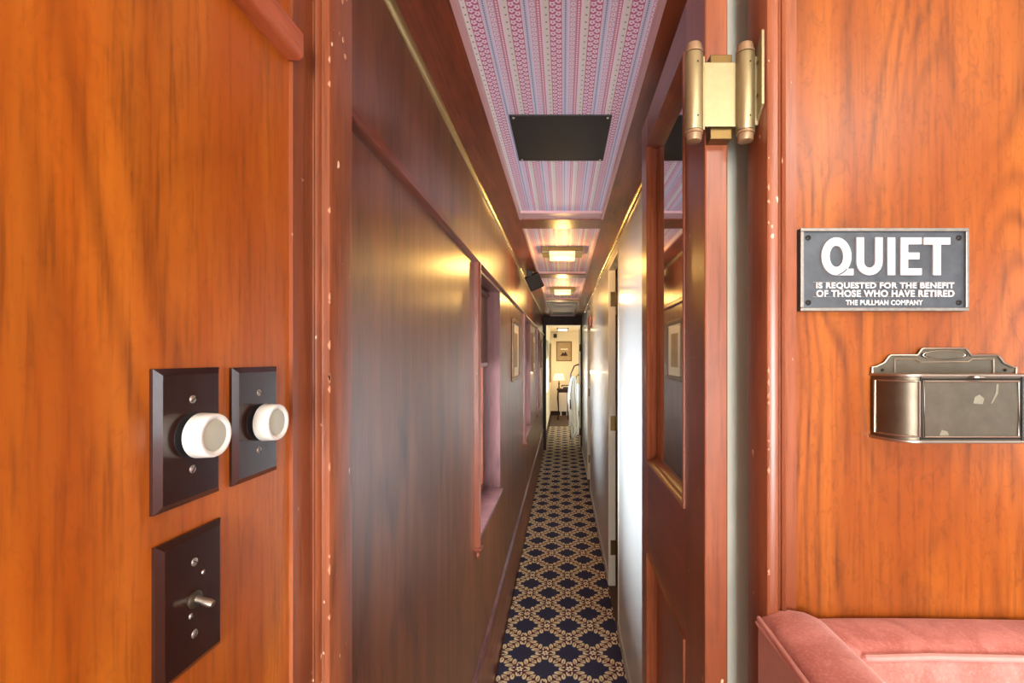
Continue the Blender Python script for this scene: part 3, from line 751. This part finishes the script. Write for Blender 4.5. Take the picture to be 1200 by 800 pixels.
# ------------------------------------------------------------------ ceiling things in the corridor
t = thing('ceiling_cover_plate', (-.0075, 1.46, CEIL+.012), 'black square cover plate screwed to the striped ceiling', 'cover plate')
MB().box(-.1455, .1455, -.151, .151, -.004, 0).build('plate', 'black_metal', t, bevel=.0012)
for sx in (-1, 1):
    for sy in (-1, 1):
        MB().lathe([(.0015, -.0062), (.0035, -.0055), (.004, -.004)], 'Z', (sx*.134, sy*.140, 0), 12).build('plate_screw', 'screw_metal', t, smooth=True)
def ceil_light(y, w, label, glass):
    t = thing('ceiling_light', (-.006, y, CEIL+.012), label, 'ceiling light', 'corridor ceiling lights')
    MB().box(-w/2, w/2, -.085, .085, -.012, 0).build('base_pan', 'brass_dark', t, bevel=.002)
    for s in (-1, 1):
        MB().box(s*w*.315, s*w/2, -.078, .078, -.034, -.012).build('end_bracket', 'brass', t, bevel=.004)
    MB().box(-w/2, w/2, -.092, -.086, -.026, 0).build('edge_rail', 'brass_dark', t, bevel=.001)
    g = w*.31
    MB().prism([(-.082, -.012), (.082, -.012), (.078, -.050), (.070, -.056), (-.070, -.056), (-.078, -.050)], 'X', -g, g).build('glass_shade', glass, t, bevel=.003)
    l = bpy.data.lights.new('bulb', 'POINT'); l.energy = 5; l.color = (1, .58, .16); l.shadow_soft_size = .045
    lo = bpy.data.objects.new('bulb', l); C.objects.link(lo); lo.parent = t; lo.location = (0, 0, -.105)
ceil_light(2.97, .255, 'lit brass ceiling light nearest the camera in the corridor', 'lamp_glass')
ceil_light(4.62, .255, 'lit brass ceiling light farther down the corridor', 'lamp_glass')
t = thing('corridor_speaker', (-.262, 3.62, CEIL), 'small black loudspeaker hung in the upper left corridor corner', 'speaker')
b = MB().box(-.058, .058, -.05, .05, -.150, -.035)
R = Matrix.Rotation(radians(-24), 4, 'Y') @ Matrix.Rotation(radians(18), 4, 'X')
b.v = [tuple(R @ Vector(p)) for p in b.v]; b.build('cabinet', 'black_plastic', t, bevel=.008)
g = MB().box(-.05, .05, -.056, -.051, -.142, -.043); g.v = [tuple(R @ Vector(p)) for p in g.v]; g.build('grille', 'speaker_cloth', t, bevel=.002)
MB().box(-.02, .02, -.02, .02, -.05, 0).build('bracket', 'black_metal', t, bevel=.003)
t = thing('ceiling_vent', (-.006, 6.55, CEIL+.012), 'pale ceiling air vent at the far end of the corridor', 'vent')
MB().box(-.17, .17, -.66, .70, -.010, 0).build('vent_frame', 'vent_metal', t, bevel=.003)
MB().box(-.13, .13, -.40, -.14, -.012, -.010).build('grille_ground', 'black_metal', t)
for i in range(7): MB().box(-.13, .13, -.39+.037*i, -.375+.037*i, -.018, -.012).build('slat', 'vent_metal', t)
MB().box(-.15, .15, .50, .62, -.014, -.010).build('slot', 'black_metal', t)

# ------------------------------------------------------------------ pictures on the left wall
pl_ = ['framed picture between the nearest and middle corridor windows', 'framed picture between the middle and farthest corridor windows', 'framed picture beyond the farthest corridor window']
for (a, b_), lb in zip(((2.96, 3.38), (4.90, 5.36), (6.82, 7.28)), pl_):
    t = thing('framed_picture', (XL, (a+b_)/2, 1.595), lb, 'picture', 'pictures along the corridor'); L, H = (b_-a)/2, .205
    for bxs in ((-L, L, H-.03, H), (-L, L, -H, -H+.03), (-L, -L+.03, -H+.03, H-.03), (L-.03, L, -H+.03, H-.03)):
        MB().box(0, .016, bxs[0], bxs[1], bxs[2], bxs[3]).build('frame_bar', 'gold_frame', t, bevel=.004)
    MB().box(.002, .008, -L+.03, L-.03, -H+.03, H-.03).build('mat', 'mat_white', t)
    MB().box(.008, .0085, -L+.11, L-.11, -H+.09, H-.09).build('print', 'print_tan', t)

# ------------------------------------------------------------------ far room
t = thing('poster', (.022, YF, 1.695), 'tan framed poster on the end wall above the lamp', 'picture')
MB().box(-.205, .205, -.02, 0, -.26, .26).build('poster_frame', 'gold_frame', t, bevel=.004)
MB().box(-.18, .18, -.022, -.02, -.235, .235).build('print', 'print_tan', t)
MB().box(-.09, .10, -.0235, -.022, .04, .075).build('caption_band', 'mat_white', t)
MB().prism([(-.10, -.12), (-.03, -.02), (.0, -.06), (.04, .0), (.10, -.12)], 'Y', -.0235, -.022).build('emblem', 'dark_wood', t)
t = thing('side_table', (-.005, 11.45, .0), 'dark side table with slender legs under the lamp', 'table')
MB().box(-.15, .15, -.15, .15, .735, .765).build('table_top', 'dark_wood', t, bevel=.004)
MB().box(-.13, .13, -.13, .13, .68, .735).build('apron', 'dark_wood', t)
for sx in (-1, 1):
    for sy in (-1, 1):
        MB().tube([(sx*.12, sy*.12, .70), (sx*.125, sy*.125, .55), (sx*.112, sy*.112, .3), (sx*.115, sy*.115, .10), (sx*.13, sy*.13, .018)], [.018, .02, .014, .013, .022], 10).build('leg', 'dark_wood', t, smooth=True)
t = thing('table_lamp', (-.105, 11.45, .765), 'lit table lamp with a cream conical shade', 'lamp')
MB().lathe([(.05, 0), (.05, .012), (.018, .022), (.014, .10), (.022, .13), (.012, .16), (.010, .24)], 'Z', (0, 0, 0), 20).build('lamp_base', 'dark_wood', t, smooth=True)
sh = MB(); n = 28; rr = [(.145, .215), (.10, .36)]
vs = [(r*cos(2*pi*i/n), r*sin(2*pi*i/n), z) for r, z in rr+[(.098, .36), (.143, .215)] for i in range(n)]
sh.add(vs, [(j*n+i, j*n+(i+1) % n, ((j+1) % 4)*n+(i+1) % n, ((j+1) % 4)*n+i) for j in range(4) for i in range(n)])
sh.build('shade', 'lamp_shade', t, smooth=True)
l = bpy.data.lights.new('bulb', 'POINT'); l.energy = 9; l.color = (1, .72, .4); l.shadow_soft_size = .03
lo = bpy.data.objects.new('bulb', l); C.objects.link(lo); lo.parent = t; lo.location = (0, 0, .41)
t = thing('telephone', (.06, 11.42, .765), 'dark purple telephone on the side table', 'telephone')
MB().prism([(-.07, 0), (.07, 0), (.055, .05), (-.055, .05)], 'Y', -.06, .06).build('body', 'phone_plastic', t, bevel=.008)
MB().tube([(-.1, 0, .058), (-.085, 0, .078), (-.04, 0, .088), (.04, 0, .088), (.085, 0, .078), (.1, 0, .058)], [.024, .02, .012, .012, .02, .024], 10).build('handset', 'black_plastic', t, smooth=True)
t = thing('white_panel_heater', (.02, 12.18, 0), 'white panel standing under the table against the end wall', 'heater')
MB().box(-.12, .12, 0, .08, .12, .62).build('panel', 'white_panel', t, bevel=.006)
for sx in (-1, 1): MB().box(sx*.08-.015, sx*.08+.015, .01, .07, .0122, .12).build('foot', 'white_panel', t)
t = thing('far_ceiling_light', (-.01, 10.9, CEIL), 'flush lit ceiling light of the far room', 'ceiling light')
MB().box(-.14, .14, -.09, .09, -.02, 0).build('base_pan', 'brass_dark', t, bevel=.003)
MB().box(-.10, .10, -.08, .08, -.055, -.02).build('glass_shade', 'far_lamp_glass', t, bevel=.006)
t = thing('far_speaker', (-.21, 12.20, 2.10), 'small black speaker high on the far end wall', 'speaker')
MB().box(-.045, .045, -.04, .06, -.05, .05).build('cabinet', 'black_plastic', t, bevel=.008)
MB().box(-.02, .02, .06, .10, -.02, .02).build('bracket', 'black_metal', t)
# door of the far room, folded back inside
t = thing('door_4', (.288, YE+.06, 0), 'dark edged door swung open into the far room', 'door', kind='structure')
MB().box(.0, .035, .02, .56, .015, 2.06).build('leaf', 'cream_paint', t, bevel=.003)
MB().box(-.006, .0, .5, .56, .05, 2.04).build('edge_strip', 'dark_wood', t)
for z in (.3, 1.70): MB().lathe([(.011, -.06), (.011, .06)], 'Z', (-.004, .012, z), 12).build('hinge', 'black_metal', t, smooth=True)
# bentwood valet chair with the white robe
t = thing('bentwood_chair', (.16, 8.95, 0), 'dark bentwood armchair under a white robe in the far room', 'chair')
MB().tube([(-.02, .20, .44), (-.03, .22, .95), (-.01, .23, 1.22), (.06, .235, 1.37), (.14, .235, 1.40), (.22, .235, 1.37), (.29, .23, 1.22), (.31, .22, .95), (.30, .20, .44)], .014, 10).build('back_bow', 'dark_wood', t, smooth=True)
MB().tube([(.05, .215, .44), (.06, .225, .95), (.10, .23, 1.16), (.14, .23, 1.2), (.18, .23, 1.16), (.22, .225, .95), (.23, .215, .44)], .010, 8).build('inner_bow', 'dark_wood', t, smooth=True)
MB().lathe([(.20, .43), (.215, .44), (.215, .46), (.20, .47)], 'Z', (.14, .02, 0), 30).build('seat', 'dark_wood', t, smooth=True)
for sx, sy in ((0, .18), (.28, .18), (-.01, -.15), (.29, -.15)):
    MB().tube([(sx*.9+.014, sy*.9, .44), (sx, sy, .22), (sx*1.06-.01, sy*1.08, .014)], [.016, .014, .012], 10).build('leg', 'dark_wood', t, smooth=True)
for sx in (-.03, .31):
    MB().tube([(sx, .20, .72), (sx, .05, .74), (sx, -.12, .72), (sx*.96+.005, -.16, .60), (sx*.9+.014, -.13, .46)], .012, 8).build('arm_rest', 'dark_wood', t, smooth=True)
MB().tube([(.14+.17*cos(a), .02+.17*sin(a), .22) for a in [2*pi*i/24 for i in range(24)]], .010, 8, closed=True).build('leg_ring', 'dark_wood', t, smooth=True)
rb = thing('white_robe', (.16, 8.95, 0), 'white robe draped over the bentwood chair in the far room', 'robe')
def cloth(cols, nm, thick=.012):
    # cols: list of rows, each row of (x,y,z)
    m = MB().grid(cols); n = len(m.v); b2 = [[(x, y+thick, z) for x, y, z in r] for r in cols]; m.grid(b2)
    nr, nc = len(cols), len(cols[0]); k = nr*nc
    for i in range(nr-1):
        m.f.append((i*nc, k+i*nc, k+(i+1)*nc, (i+1)*nc)); m.f.append((i*nc+nc-1, (i+1)*nc+nc-1, k+(i+1)*nc+nc-1, k+i*nc+nc-1))
    for j in range(nc-1):
        m.f.append((j, j+1, k+j+1, k+j)); q = (nr-1)*nc; m.f.append((q+j, k+q+j, k+q+j+1, q+j+1))
    return m.build(nm, 'white_cloth', rb, smooth=True)
rows = []
for i in range(13):
    s = i/12; z = 1.16-.92*s; x0 = .0-.10*s-.04*sin(s*5); x1 = .09+.05*s
    y = .19-.42*min(1, s*1.15)
    rows.append([(x0+(x1-x0)*j/12, y+.018*sin(j*1.5+2*s)-.03*s, z+.02*sin(j*.8)*s) for j in range(13)])
cloth(rows, 'front_fall')
rows = []
for i in range(9):
    s = i/8; z = .36-.33*s
    rows.append([(-.04+.04*s*sin(j)*.3+(.06+.10*sin(pi*min(1, s*1.05)))*j/8+.03*s, -.24-.06*sin(pi*s)*sin(pi*j/8)-.02*sin(j*1.9), z) for j in range(9)])
cloth(rows, 'trailing_hem')
rows = []
for i in range(9):
    s = i/8
    rows.append([(.08+.20*j/10, .18+.02*sin(j*1.4)-.02*s, 1.02-.45*s) for j in range(11)])
cloth(rows, 'back_fall')

# ------------------------------------------------------------------ lamp on the ceiling of the room behind the camera
t = thing('room_ceiling_light', (.75, -.55, 2.40), 'wide flush ceiling lamp of the room, above and behind the viewpoint', 'ceiling light')
MB().box(-.46, .46, -.26, .26, -.03, 0).build('base_pan', 'brass', t, bevel=.004)
MB().box(-.42, .42, -.22, .22, -.07, -.03).build('glass_shade', 'room_lamp_glass', t, bevel=.008)
